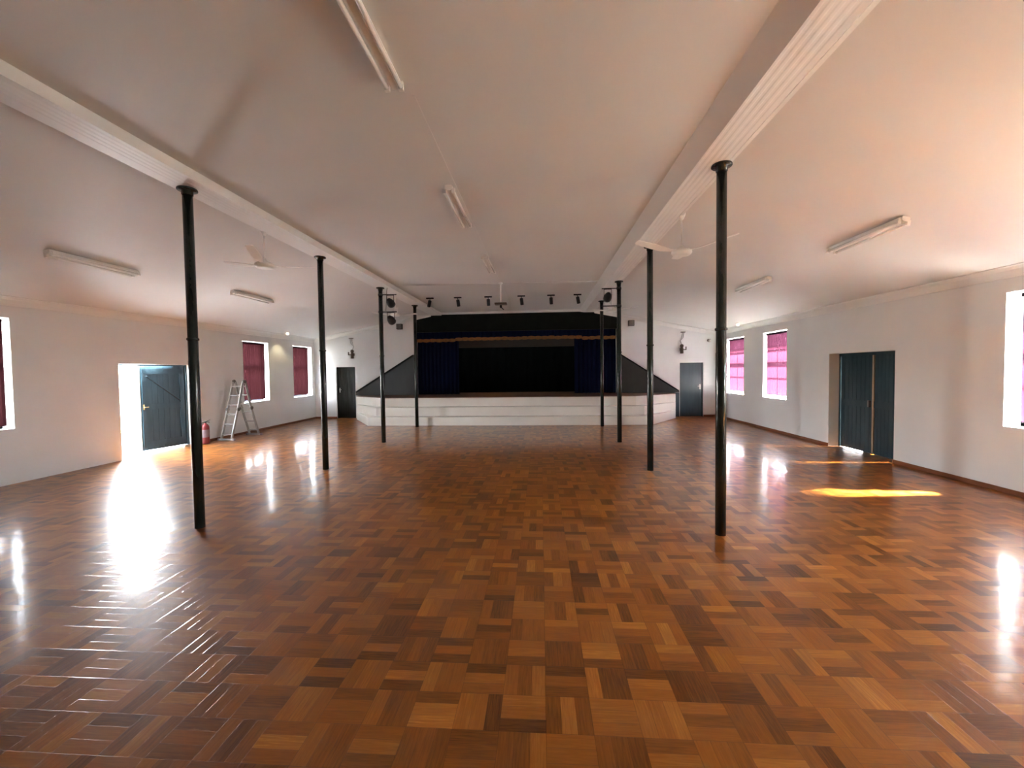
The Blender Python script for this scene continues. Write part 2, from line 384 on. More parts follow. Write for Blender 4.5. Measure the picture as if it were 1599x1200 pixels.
cornice('trim_7', (BL1, YB, ZN), (BR0, YB, ZN), (0, -1, 0), (0, 0, 1), 'level cornice above the stage', .6)
# ceiling board cover strips
structure(MB().box((-.985, 3.3, ZN - .004), (-.965, YB - .2, ZN + .01)).done('trim_8', 'ceiling_paint'), 'thin joint strip along the middle of the ceiling', 'trim')
structure(MB().box((BL1, 10.45, ZN - .006), (BR0, 10.49, ZN + .01)).done('trim_9', 'ceiling_paint'), 'thin joint strip across the ceiling before the stage', 'trim')
# skirtings
def skirt(name, segs, label):
    m_ = MB()
    for a, b in segs: m_.box(a, b)
    structure(m_.done(name, 'skirting_wood', bevel=.004), label, 'baseboard')
SH = .065
skirt('baseboard_left', [((XL, LD[1], 0), (XL + .018, YB, SH))], 'low dark wood skirting along the left wall')
skirt('baseboard_right', [((XR, YF, 0), (XR - .018, RD[0], SH)), ((XR, RD[1], 0), (XR - .018, YB, SH))], 'low brown wood skirting along the right wall')
skirt('baseboard_back', [((XL + .02, YB - .018, 0), (LB[0], YB, SH)), ((RB[1], YB - .018, 0), (XR - .02, YB, SH))], 'short wood skirtings beside the end wall doors')
# outside: paved strip before the left doorway
structure(MB().box((XL - 4.5, 5, -.14), (XL - .34, 13, -.02)).done('trim_10', 'concrete'), 'pale paving outside the open left door', 'paving')

# roof edges over the outer walls
structure(MB().prism([(XR + WT, 2.87), (XR + WT + .40, 2.80), (XR + WT + .40, 2.98), (XR + WT, 3.1)], 'y', YF, YB).done('trim_12', 'outer_wall'), 'roof eave outside the right wall', 'eave')
structure(MB().prism([(XL - WT, 2.86), (XL - WT - .40, 2.80), (XL - WT - .40, 2.92), (XL - WT, 3.1)], 'y', YF, YB).done('trim_13', 'outer_wall'), 'roof eave outside the left wall', 'eave')

# ------------------------------------------------------------------ windows
def window(n, side, a, b, panel, bars, label):
    xo = (XL - .22) if side < 0 else (XR + .22); s = -1 if side < 0 else 1     # inner face of the frame; outwards = s
    e_ = bpy.data.objects.new('window_%d' % n, None); COL.objects.link(e_); e_.location = (xo, (a + b) / 2, WZ0)
    structure(e_, label, 'window')
    W = (b - a); H = WZ1 - WZ0; d = .05 * s
    f = MB()
    f.box((0, -W / 2, 0), (d, -W / 2 + .045, H)).box((0, W / 2 - .045, 0), (d, W / 2, H)).box((0, -W / 2, 0), (d, W / 2, .05)).box((0, -W / 2, H - .05), (d, W / 2, H))
    f.done('frame', 'frame_paint', e_)
    MB().box((0, -W / 2 + .04, panel - .012 - WZ0), (d * .8, W / 2 - .04, panel + .012 - WZ0)).done('glazing_bar', 'frame_paint', e_)
    MB().box((-.015 * s, -W / 2 + .04, 1.91 - WZ0), (d, W / 2 - .04, 1.99 - WZ0)).done('transom', 'frame_paint', e_)
    for z in bars: MB().box((0, -W / 2 + .04, z - .012 - WZ0), (d * .6, W / 2 - .04, z + .012 - WZ0)).done('glazing_bar', 'frame_paint', e_)
    MB().box((0, -.017, .04), (d * .7, .017, H - .04)).done('mullion', 'frame_paint', e_)
    MB().box((d * .45, -W / 2 + .04, .04), (d * .45 + .005 * s, W / 2 - .04, H - .04)).done('pane', 'window_glass', e_)
    return e_
k = 1
for i, (a, b) in enumerate(LWIN):
    window(k, -1, a, b, 2.44, (1.52, 1.18), ('window at the left edge of the view', 'left wall window behind the ladder', 'left wall window nearest the stage')[i]); k += 1
for i, (a, b) in enumerate(RWIN):
    window(k, 1, a, b, 2.33, (1.56,), ('window at the right edge of the view', 'right wall window nearer the double door', 'right wall window nearest the stage')[i]); k += 1
for s in (-1, 1):
    for (a, b) in (HIDL if s < 0 else HIDW): window(k, s, a, b, 2.4, (1.45,), 'window of the long wall beside the viewer'); k += 1

# vertical blinds: closed cloth vanes on a headrail, with bottom weights
def blind(side, a, b, mat, gaps, label, group):
    s = -1 if side < 0 else 1; x = (XL if side < 0 else XR) + .085 * s
    lo, hi = gaps[0], gaps[1]                     # gap at the near and the far jamb
    t = thing('window_blind', label, 'blind', (x, (a + b) / 2, WZ1 - .03), group)
    y0, y1 = -(b - a) / 2 + lo, (b - a) / 2 - hi
    MB().box((-.02, y0, -.045), (.02, y1, 0)).done('headrail', mat, t)
    n = max(4, round((y1 - y0) / .088)); w = (y1 - y0) / n; zb = gaps[2] - WZ1 + .03
    m_ = MB(); pts = []
    N_ = n * 6
    row = []
    for i in range(N_ + 1):
        y = y0 + (y1 - y0) * i / N_; ph = (i % 6) / 6.0
        xx = .010 * math.cos(2 * math.pi * ph)
        row.append((m_.bm.verts.new((xx, y, -.045)), m_.bm.verts.new((xx, y, zb))))
    for p, q in zip(row, row[1:]):
        f = m_.bm.faces.new((p[0], q[0], q[1], p[1])); f.smooth = True
    m_.done('vanes', mat, t)
    MB().box((-.006, y0 + .005, zb - .012), (.006, y1 - .005, zb + .004)).done('bottom_chain', mat, t)
    return t
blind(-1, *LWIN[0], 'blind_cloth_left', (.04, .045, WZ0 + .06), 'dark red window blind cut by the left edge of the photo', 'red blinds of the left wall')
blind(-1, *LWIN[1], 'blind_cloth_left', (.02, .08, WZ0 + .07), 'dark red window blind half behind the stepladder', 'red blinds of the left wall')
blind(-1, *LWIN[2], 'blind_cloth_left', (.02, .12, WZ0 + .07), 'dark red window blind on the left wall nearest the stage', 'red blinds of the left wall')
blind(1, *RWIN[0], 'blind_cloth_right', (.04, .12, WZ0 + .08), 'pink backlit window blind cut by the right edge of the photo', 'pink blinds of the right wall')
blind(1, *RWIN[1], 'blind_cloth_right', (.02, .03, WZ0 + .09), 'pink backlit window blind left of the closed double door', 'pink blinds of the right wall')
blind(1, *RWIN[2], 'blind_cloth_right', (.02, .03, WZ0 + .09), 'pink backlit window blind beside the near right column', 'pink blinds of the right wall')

# ------------------------------------------------------------------ doors
def planks(m_, y0, y1, z0, z1, x0, x1, n):
    w = (y1 - y0) / n
    for i in range(n): m_.box((x0, y0 + i * w + .003, z0), (x1, y0 + (i + 1) * w - .003, z1))
def leaf(name, W, H, parent, loc, rz, mat, inward, brace=True, handle=None):
    """ledged and braced plank door; local x is thickness, y runs 0..W from the hinge"""
    o = MB(); planks(o, 0, W, 0, H, 0, .035, 8); o.box((.004, .004, .004), (.031, W - .004, H - .004))
    d = o.done(name, mat, parent, loc); d.rotation_euler = (0, 0, rz)
    r = MB(); xx = (.035, .06) if not inward else (-.025, 0)
    if brace:
        for z in (.08, H * .48, H - .20): r.box((xx[0], .03, z), (xx[1], W - .03, z + .13))
        r.box((xx[0], .03, .08), (xx[1], .12, H - .07)); r.box((xx[0], W - .12, .08), (xx[1], W - .03, H - .07))
        r.done('ledge', mat, d)
        g = MB(); g.bar((sum(xx) / 2, .12, H * .48 + .17), (sum(xx) / 2, W - .12, H - .24), .022, .09, (1, 0, 0)); g.done('brace', mat, d)
    else: r.bm.free()
    if handle:
        y, z, mt = handle
        x0, d_ = (.06, 1) if not inward else (-.025, -1)
        h = MB(); h.box((x0, y - .014, z - .06), (x0 + d_ * .006, y + .014, z + .06)); h.lathe([(.009, 0), (.009, .05)], (x0 + d_ * .004, y, z), (d_, 0, 0), 12)
        h.bar((x0 + d_ * .052, y, z), (x0 + d_ * .052, y - .07 if y > W / 2 else y + .07, z), .012, .014)
        h.done('door_handle', mt, d)
    return d
def doorset(n, label, loc):
    e_ = bpy.data.objects.new('door_%d' % n, None); COL.objects.link(e_); e_.location = loc
    return structure(e_, label, 'door')
# left: double door, one leaf swung right out, the other a little ajar
d1 = doorset(1, 'dark teal double door of the left wall, one leaf open to bright daylight', (XL - .25, LD[1], 0))
H1 = LD[3]
fr = MB(); fr.box((-.05, -.05, 0), (.03, 0, H1)).box((-.05, LD[0] - LD[1], 0), (.03, LD[0] - LD[1] + .05, H1)).box((-.05, LD[0] - LD[1], H1 - .03), (.03, 0, H1)); fr.done('door_frame', 'door_paint', d1)
# hinge at the far jamb; closed leaf would run towards -y; local +y of the leaf -> world direction
ang = math.atan2(-.97, -.24)      # direction of the leaf from its hinge
lf = leaf('leaf', .96, H1 - .035, d1, (0.0, -.055, .012), ang - math.pi / 2, 'door_paint', True, True, (.91, 1.0, 'brass'))
lf2 = leaf('leaf', .90, H1 - .035, d1, (-.06, LD[0] - LD[1] + .03, .012), math.pi / 2 + .12, 'door_paint', False)
MB().box((-.004, .955, .005), (.039, .966, H1 - .04)).done('edge_strip', 'tan_strip', lf)
# right: closed double door, pale strip on the meeting edge, daylight below
d2 = doorset(2, 'closed dark teal double door in the right wall with pale centre strip', (XR + .22, RD[0], 0))
W2 = RD[1] - RD[0]; H2 = RD[3]
fr = MB(); fr.box((-.01, 0, 0), (.07, .05, H2)).box((-.01, W2 - .05, 0), (.07, W2, H2)).box((-.01, 0, H2 - .06), (.07, W2, H2)); fr.done('door_frame', 'door_paint', d2)
def leafr(y0, y1):
    m_ = MB(); planks(m_, y0, y1, .010, H2 - .05, 0, .04, 8); m_.box((.006, y0 + .003, .012), (.036, y1 - .003, H2 - .052))
    d = m_.done('leaf', 'door_paint', d2)
    MB().box((-.018, y0 + .02, .92), (0, y1 - .02, 1.05)).done('ledge', 'door_paint', d)
    return d
ym = 8.63 - RD[0]
l_a = leafr(.052, ym - .004); l_b = leafr(ym + .004, W2 - .052)
MB().box((.045, .05, -.005), (.065, W2 - .62, .03)).done('sill_strip', 'door_paint', d2)
MB().box((-.022, ym - .02, .03), (0, ym + .02, H2 - .06)).done('centre_strip', 'tan_strip', l_b)
MB().box((-.06, ym + .05, .93), (-.018, ym + .09, 1.06)).done('bolt', 'grey_plastic', l_b)
# back doors
for n, (a, b, _, h), mat, hs, lab in ((3, LB, 'door_paint_black', 1, 'glossy dark plank door left of the stage'), (4, RB, 'door_paint', -1, 'glossy dark blue plank door right of the stage')):
    dd = doorset(n, lab, ((a + b) / 2, YB + .05, 0)); w = b - a
    f = MB(); f.box((-w / 2, 0, 0), (-w / 2 + .035, .07, h)).box((w / 2 - .035, 0, 0), (w / 2, .07, h)).box((-w / 2, 0, h - .035), (w / 2, .07, h)); f.done('door_frame', mat, dd)
    m_ = MB(); nn = 7; ww = (w - .08) / nn
    for i in range(nn): m_.box((-w / 2 + .04 + i * ww + .002, .015, .015), (-w / 2 + .04 + (i + 1) * ww - .002, .05, h - .04))
    m_.box((-w / 2 + .04, .02, .018), (w / 2 - .04, .048, h - .042)); lfb = m_.done('leaf', mat, dd)
    hx = -hs * (w / 2 - .10)
    MB().box((hx - .018, .004, .98), (hx + .018, .016, 1.16)).box((hx - .008, -.04, 1.08), (hx + .008, .006, 1.10)).bar((hx, -.036, 1.09), (hx + hs * .09, -.036, 1.09), .014, .018).done('door_handle', 'aluminium', lfb)
    # dark lining behind so that no daylight shows round it
    MB().box((-w / 2, .09, 0), (w / 2, .12, h)).done('lining', 'stage_black', dd)

# ------------------------------------------------------------------ columns
def make_column():
    t = thing('column', '', 'column', (0, 0, 0), 'columns in two rows')
    MB().lathe([(.052, 0), (.052, 1.9), (.050, 1.905), (.050, ZBEAM - .07)], n=28).done('shaft', 'column_paint', t)
    MB().lathe([(.054, 0), (.060, .006), (.060, .024), (.054, .03)], (0, 0, 2.13), n=28).done('collar', 'column_paint', t)
    MB().lathe([(.050, 0), (.056, .004), (.056, .045), (.095, .049), (.099, .053), (.099, .067), (.095, .072)], (0, 0, ZBEAM - .072), n=28).done('cap_flange', 'column_paint', t)
    return t
col0 = make_column()
ordn = ['nearest', 'second', 'third', 'farthest']
extra = {0: ('left', ['nearest dark column of the left row, in front of the open door', 'second dark column of the left row, beside the far left windows', 'third dark column of the left row, carrying two stage lamps', 'farthest dark column of the left row, at the stage steps with white band']),
         1: ('right', ['nearest dark column of the right row, crossing the pink windows', 'second dark column of the right row, in front of the sloping stage panel', 'third dark column of the right row, carrying one stage lamp', 'farthest dark column of the right row, in front of the navy curtain'])}
first = True
for r_, x in ((0, CXL), (1, CXR)):
    for i in range(4):
        c = col0 if first else copy_tree(col0); first = False
        c.location = (x, CY0 + i * CS, 0); c['label'] = extra[r_][1][i]
        if i == 2:
            sg = 1 if r_ == 0 else -1
            for z in ((3.64, 3.22) if r_ == 0 else (3.65, 3.24)):
                arm = MB().tube([(sg * .05, 0, z), (sg * .40, 0, z)], .012, 10).done('lamp_arm', 'black_metal', c)
                MB().lathe([(.058, z - .025), (.058, z + .025)], n=24).done('clamp', 'black_metal', arm)
        if r_ == 0 and i == 3:
            MB().lathe([(.055, 0), (.055, .045)], (0, 0, 3.52), n=24).done('white_band', 'white_enamel', c)

# ------------------------------------------------------------------ stage
st = thing('stage', 'white plastered stage platform with two long steps and angled ends', 'stage', (-1.03, 13.16, 0))
def poly_off(p): return [(x + 1.03, y - 13.16) for x, y in p]
CLx, CRx, CYc = -6.79, 4.70, 14.95
def tier(xl, xr, y0, z0, z1, ye, cl=CLx, cr=CRx):
    return MB().prism(poly_off([(xl, y0), (xr, y0), (cr, CYc), (cr, ye), (cl, ye), (cl, CYc)]), 'z', z0, z1)
tier(-5.62, 3.44, 13.16, 0, .28, 15.398).done('lower_step', 'stage_plaster', st, bevel=.012)
tier(-5.45, 3.27, 13.46, .28, .567, 15.398).done('upper_step', 'stage_plaster', st, bevel=.012)
tier(-5.25, 3.07, 13.76, .567, .855, 15.398).done('platform', 'stage_plaster', st, bevel=.012)
tier(-5.23, 3.05, 13.75, .855, .872, 15.38).done('stage_boards', 'stage_wood', st)
# stage house behind the opening
structure(MB().box((-6.2, YB + .28, .75), (4.2, 19.4, .87)).box((PRO[0], YB, .80), (PRO[1], YB + .285, .872)).done('trim_11', 'stage_wood'), 'boarded stage floor behind the opening', 'stage floor')
sh = MB(); sh.box((-6.2, 19.4, .0), (4.2, 19.5, 4.6)).box((-6.3, YB + .28, 0), (-6.2, 19.5, 4.6)).box((4.2, YB + .28, 0), (4.3, 19.5, 4.6)).box((-6.3, YB + .28, 4.5), (4.3, 19.5, 4.6))
structure(sh.done('wall_stage', 'backdrop_cloth'), 'black inner walls of the stage', 'wall')

def pleated(m_, x0, x1, y, z0, z1, amp, per, jig=.3, seed=1, wob=0):
    rnd = random.Random(seed); n = max(8, int((x1 - x0) / per * 8)); row = []
    ph = 0; L_ = []
    for i in range(n + 1):
        ph += 2 * math.pi / 8 * rnd.uniform(1 - jig, 1 + jig)
        L_.append((x0 + (x1 - x0) * i / n, y + amp * math.sin(ph)))
    zs = [z0 + (z1 - z0) * j / 4 for j in range(5)]
    front, back = [], []
    for (x, yy) in L_:
        front.append([m_.bm.verts.new((x + wob * (1 - j / 4) , yy, z)) for j, z in enumerate(zs)])
        back.append([m_.bm.verts.new((x + wob * (1 - j / 4), yy + .012, z)) for j, z in enumerate(zs)])
    for g in (front, back):
        for a, b in zip(g, g[1:]):
            for j in range(4):
                f = m_.bm.faces.new((a[j], b[j], b[j + 1], a[j + 1])); f.smooth = True
    for idx in (0, -1):
        for j in range(4): m_.bm.faces.new((front[idx][j], front[idx][j + 1], back[idx][j + 1], back[idx][j]))
    for a in range(n):
        for j in (0, 4): m_.bm.faces.new((front[a][j], front[a + 1][j], back[a + 1][j], back[a][j]))
    return m_
# header boards above the opening (dark, up to the ceiling)
hp = [(-4.67, 3.20), (2.78, 3.20), (2.78, aisle_z(2.78) - .12), (BR1, ZAI - .12), (BR1, ZBEAM), (BR0, ZBEAM), (BR0 - .17, ZN - .078), (BL1, ZN - .078), (BL1, ZBEAM), (BL0, ZBEAM), (BL0, ZAI - .12), (-4.67, aisle_z(-4.67) - .12)]
hd = thing('header_panel', 'dark green-black boarding above the stage opening up to the ceiling', 'panel', (-.95, YB, 3.2))
MB().prism([(x + .95, z - 3.2) for x, z in hp], 'y', -.03, 0).done('boarding', 'stage_black', hd)
MB().box((-3.72, -.055, 0), (3.73, -.03, .05)).done('curtain_rail', 'stage_black', hd)
# side posts
tag(MB().box((-4.698, YB - .05, .873), (-4.63, YB, 3.2)).done('stage_post', 'stage_black'), 'dark upright post at the left edge of the stage opening', 'post', 'stage opening posts')
tag(MB().box((2.745, YB - .05, .873), (2.80, YB - .002, 3.19)).done('stage_post', 'stage_black'), 'dark upright post at the right edge of the stage opening', 'post', 'stage opening posts')
# valance with gold fringe
va = thing('valance', 'navy velvet valance with scalloped gold fringe across the stage opening', 'valance', (-.95, YB + .02, 2.94))
pleated(MB(), -3.67, 3.68, 0, 0, .27, .02, .16, seed=3).done('valance_cloth', 'navy_velvet', va)
fm = MB(); NS = 30; Wv = 7.35
for i in range(NS):
    x0 = -3.67 + Wv * i / NS; w = Wv / NS; dz = random.uniform(-.008, .008) + (-.035 if (i < 6 or i > NS - 6) else 0)
    pts = [(x0, .035 + dz)] + [(x0 + w * t / 8, dz - .055 - .022 * math.sin(math.pi * t / 8)) for t in range(9)] + [(x0 + w, .035 + dz)]
    pts = pts + [(x0 + w * (1 - t / 4), .035 + dz + .018 * math.sin(math.pi * t / 4)) for t in range(1, 4)]
    fm.prism(pts, 'y', -.045, -.022)
fm.done('fringe', 'gold_fringe', va)
# navy side curtains
for nm, x0, x1, wob, lab in ((1, -4.63, -3.05, .06, 'navy velvet curtain drawn to the left of the stage'), (2, 1.24, 2.74, -.09, 'navy velvet curtain drawn to the right of the stage')):
    t = thing('stage_curtain', lab, 'curtain', ((x0 + x1) / 2, YB + .12, .875), 'stage side curtains')
    cx_ = (x0 + x1) / 2
    pleated(MB(), x0 - cx_, x1 - cx_, 0, .004, 2.10, .035, .15, seed=nm + 5, wob=0).done('drape', 'navy_velvet', t)
    MB().box((x0 - cx_, -.02, 2.10), (x1 - cx_, .02, 2.16)).done('heading', 'navy_velvet', t)
# inner pelmet and backdrop
tag(MB().box((-4.6, YB + .3, 2.62), (2.7, YB + .34, 2.95)).done('inner_pelmet', 'pelmet_wood'), 'brown board hanging just behind the gold fringe', 'pelmet')
bk = thing('backdrop', 'black cloth backdrop filling the middle of the stage', 'backdrop', (-.95, 16.6, .875))
pleated(MB(), -4.6, 4.6, 0, .004, 3.0, .03, .3, seed=21).done('cloth', 'backdrop_cloth', bk)
MB().tube([(-4.6, 0, 3.03), (4.6, 0, 3.03)], .03).done('batten', 'black_metal', bk)
# sloping side panels on the end wall, with capping rail
for nm, pts, lab in ((1, [(-7.0, .873), (-4.70, .873), (-4.70, 2.40), (-7.0, 1.0)], 'dark sloping wedge panel on the end wall left of the stage'),
                     (2, [(2.83, .873), (4.96, .873), (4.96, .93), (2.83, 2.31)], 'dark sloping wedge panel on the end wall right of the stage')):
    t = thing('stage_wing_panel', lab, 'panel', (0, YB, 0), 'stage wing panels')
    MB().prism(pts, 'y', -.03, 0).done('panel_face', 'panel_black', t)
    a, b = (pts[3], pts[2])
    if nm == 2: a, b = b, a
    sg = 1 if nm == 1 else -1
    MB().bar((a[0] + sg * .03, -.055, a[1]), (b[0] - sg * .05, -.055, b[1] - .045), .05, .05).done('capping_rail', 'stage_black', t)
tag(MB().box((4.72, YB - .025, 0), (4.965, YB, .868)).done('kick_panel', 'door_paint'), 'small dark upright panel between the stage and the right end door', 'panel')

# ------------------------------------------------------------------ fluorescent battens
def make_batten():
    t = thing('ceiling_light', '', 'ceiling light', (0, 0, 0), 'twin tube ceiling lights')
    L_ = 1.24
    MB().prism([(-.035, 0), (.035, 0), (.045, -.012), (.045, -.045), (.02, -.06), (-.02, -.06), (-.045, -.045), (-.045, -.012)], 'y', -L_ / 2, L_ / 2).done('housing', 'white_enamel', t)
    for s in (-1, 1):
        MB().lathe([(.006, 0), (.015, .004), (.015, L_ - .064), (.006, L_ - .06)], (s * .052, -L_ / 2 + .03, -.07), (0, 1, 0), 14).done('tube', 'tube_glass', t)
        for e_ in (-1, 1): MB().box((s * .052 - .018, e_ * (L_ / 2 - .03) - .015, -.09), (s * .052 + .018, e_ * (L_ / 2 - .03) + .015, -.03)).done('lamp_holder', 'white_enamel', t)
    return t
bt = make_batten()
slopeL = math.atan2(ZAI - ZAO, BL0 - XL); slopeR = math.atan2(ZAO - ZAI, XR - BR1)
lights = [(-1.06, 2.51, 0, 'twin tube ceiling light cut by the top edge of the photo'), (-1.05, 5.50, 0, 'middle twin tube ceiling light of the central row'), (-1.02, 8.42, 0, 'farthest twin tube ceiling light of the central row, before the stage'),
          (-6.50, 5.76, 1, 'near tube light on the left sloping ceiling'), (-6.29, 8.83, 1, 'far tube light on the left sloping ceiling'),
          (4.18, 5.74, 2, 'near tube light on the right sloping ceiling'), (4.25, 8.74, 2, 'far tube light on the right sloping ceiling')]
for i, (x, y, s, lab) in enumerate(lights):
    o = bt if i == 0 else copy_tree(bt)
    o['label'] = lab
    z = ZN if s == 0 else aisle_z(x)
    o.location = (x, y, z); o.rotation_euler = (0, 0 if s == 0 else -(slopeL if s == 1 else slopeR), 0)

# ------------------------------------------------------------------ ceiling fans
def make_fan():
    t = thing('ceiling_fan', '', 'fan', (0, 0, 0), 'white ceiling fans')
    MB().lathe([(.045, 0), (.055, -.01), (.05, -.06), (.028, -.11), (.015, -.13)], n=24).done('canopy', 'white_enamel', t)
    MB().lathe([(.011, -.12), (.011, -.50)], n=12).done('downrod', 'white_enamel', t)
    h = MB().lathe([(.02, -.46), (.03, -.49), (.05, -.51), (.105, -.525), (.13, -.545), (.135, -.565), (.125, -.585), (.11, -.60), (.09, -.605)], n=32).done('motor', 'white_enamel', t)
    for i in range(3):
        m_ = MB(); prof = [(.10, .022), (.2, .03), (.3, .05), (.45, .055), (.62, .05), (.70, .045), (.715, .03)]
        top, bot = [], []
        for r, w in prof:
            tl = .25 * (w / .055); dz = -.545 + .16 * max(0, r - .25)
            for lst, o_ in ((top, .004), (bot, -.004)):
                lst.append([m_.bm.verts.new((r, -w, dz - w * tl + o_)), m_.bm.verts.new((r, w, dz + w * tl + o_))])
        for g in (top, bot):
            for a, b in zip(g, g[1:]): m_.bm.faces.new((a[0], a[1], b[1], b[0]))
        for a, b, c, d in zip(top, top[1:], bot, bot[1:]):
            m_.bm.faces.new((a[0], b[0], d[0], c[0])); m_.bm.faces.new((a[1], b[1], d[1], c[1]))
        m_.bm.faces.new((top[0][0], top[0][1], bot[0][1], bot[0][0])); m_.bm.faces.new((top[-1][0], top[-1][1], bot[-1][1], bot[-1][0]))
        b_ = m_.done('blade', 'white_enamel', t); b_.rotation_euler = (0, 0, 2 * math.pi * i / 3)
    return t
fan = make_fan()
fans = [(-4.04, 5.95, .87, 'white three blade ceiling fan between the two nearest left columns'), (1.95, 5.95, 1.396, 'white three blade ceiling fan between the two nearest right columns'),
        (-4.04, 11.5, .9, 'white ceiling fan hanging between the far left columns'), (1.95, 11.5, .15, 'white ceiling fan hanging between the far right columns')]
for i, (x, y, a, lab) in enumerate(fans):
    o = fan if i == 0 else copy_tree(fan)
    o.location = (x, y, aisle_z(x)); o.rotation_euler = (0, 0, a); o['label'] = lab

# ------------------------------------------------------------------ spotlights on the ceiling before the stage
def make_spot():
    t = thing('track_spotlight', '', 'spotlight', (0, 0, 0), 'black spotlights on the ceiling')
    MB().box((-.11, -.02, -.035), (.11, .02, 0)).done('mounting_bar', 'black_metal', t)
    MB().lathe([(.012, 0), (.012, -.08)], (0, 0, -.03), n=12).done('stem', 'black_metal', t)
    c = MB().lathe([(.035, 0), (.05, -.015), (.05, -.19), (.045, -.20), (.04, -.19)], (0, 0, 0), n=20).done('lamp_can', 'black_metal', t)
    c.location = (0, 0, -.075)
    return t, c
spot, can = make_spot()
for i, (x, tilt) in enumerate(((-3.24, .28), (-2.41, -.10), (-1.51, -.03), (-.54, -.10), (.32, -.06), (1.08, -.2))):
    o = spot if i == 0 else copy_tree(spot)
    o.location = (x, 12.22, ZN)
    o['label'] = ['leftmost black spotlight of the ceiling row before the stage', 'second black ceiling spotlight from the left', 'black ceiling spotlight just left of the hanging pole', 'black ceiling spotlight just right of the hanging pole', 'second black ceiling spotlight from the right', 'rightmost black spotlight of the ceiling row before the stage'][i]
    for ch in o.children:
        if ch.name.startswith('lamp_can'): ch.rotation_euler = (.25, tilt, 0)
# hanging pole with tray
pm = thing('hanging_mount', 'white pole hanging from the ceiling with small dark tray before the stage', 'ceiling mount', (-.97, 10.4, ZN))
MB().lathe([(.05, 0), (.05, -.012), (.02, -.05)], n=20).done('ceiling_plate', 'white_enamel', pm)
MB().lathe([(.013, -.04), (.013, -.50)], n=12).done('pole', 'white_enamel', pm)
MB().box((-.15, -.10, -.54), (.15, .10, -.495)).done('tray', 'bronze_metal', pm, bevel=.008)
MB().lathe([(.018, 0), (.03, -.03), (.028, -.06), (.012, -.075)], (0, 0, -.545), n=14).tube([(.01, 0, -.60), (.05, 0, -.65), (.075, 0, -.66)], .012).done('swivel', 'black_metal', pm)

# ------------------------------------------------------------------ stage lamps on column arms
Y3 = CY0 + 2 * CS
def make_lamp():
    t = thing('stage_lamp', '', 'stage lamp', (0, 0, 0), 'stage lamps on arms')
    y = MB(); y.box((-.085, -.012, -.012), (.085, .012, -.004)).box((-.09, -.012, -.19), (-.083, .012, -.004)).box((.083, -.012, -.19), (.09, .012, -.004)); y.done('yoke', 'black_metal', t)
    ax = Vector((0, .92, -.39)).normalized()
    MB().lathe([(.03, -.13), (.055, -.11), (.085, -.03), (.095, .03), (.095, .10), (.088, .105), (.08, .09)], (0, 0, -.18), ax, 28).done('lamp_can', 'black_metal', t)
    MB().lathe([(.08, 0), (.06, .012), (.02, .018)], Vector((0, 0, -.18)) + ax * .085, ax, 24).done('lens', 'grey_plastic', t)
    return t
lp = make_lamp()
for i, (x, z, lab) in enumerate(((-3.66, 3.64, 'upper round black stage lamp on the third left column'), (-3.655, 3.22, 'lower round black stage lamp on the third left column'), (1.60, 3.65, 'round black stage lamp on the third right column'))):
    o = lp if i == 0 else copy_tree(lp)
    o.location = (x, Y3, z - .010); o['label'] = lab
tag(MB().tube([(-3.74, Y3 + .03, ZBEAM), (-3.76, Y3 + .03, 3.72), (-3.77, Y3 + .03, 3.5), (-3.78, Y3 + .03, 3.35), (-3.79, Y3 + .03, 3.25)], .006, 6).done('lamp_cable', 'grey_plastic'), 'thin lamp cable hanging from the left beam beside the third column', 'cable')
# white conduit beside the left far fan
# ------------------------------------------------------------------ small wall fittings
for x, z, lab in ((-5.228, 3.428, 'small black loudspeaker on the end wall left of the stage'), (3.255, 3.385, 'small black loudspeaker on the end wall right of the stage')):
    t = thing('wall_speaker', lab, 'speaker', (x, YB, z), 'wall speakers')
    MB().box((-.10, -.17, -.10), (.10, -.02, .10)).done('cabinet', 'black_metal', t, bevel=.008)
    MB().box((-.088, -.176, -.088), (.088, -.170, .088)).done('grille', 'grey_plastic', t)
    MB().box((-.03, -.025, -.03), (.03, 0, .03)).done('bracket', 'black_metal', t)
for x, s, lab in ((-7.05, -1, 'small dark bracketed fitting with hanging wires above the left end door'), (5.01, 1, 'small dark bracketed fitting with hanging wires above the right end door')):
    t = thing('wall_spotlight', lab, 'wall light', (x, YB, 2.42), 'bracketed wall fittings')
    MB().lathe([(.02, -.16), (.058, -.155), (.058, .02), (.045, .05), (.055, .08), (.066, .12), (.05, .165), (.02, .18)], (0, -.14, 0), n=20).done('lamp_body', 'bronze_metal', t)
    MB().box((s * .05, -.15, -.03), (s * .16, -.12, 0)).box((s * .13, -.15, -.03), (s * .16, -.12, .09)).done('side_arm', 'bronze_metal', t)
    MB().box((-.03, -.10, -.05), (.03, 0, .05)).done('bracket', 'bronze_metal', t)
    MB().tube([(-s * .02, -.14, .17), (-s * .05, -.10, .3), (s * .09, -.04, .42), (s * .11, -.03, .60)], .005, 6).tube([(0, -.14, .17), (-s * .02, -.05, .3), (s * .03, -.03, .45), (s * .06, -.03, .60)], .005, 6).box((s * .0, -.05, .60), (s * .16, 0, .625)).done('wiring', 'grey_plastic', t)
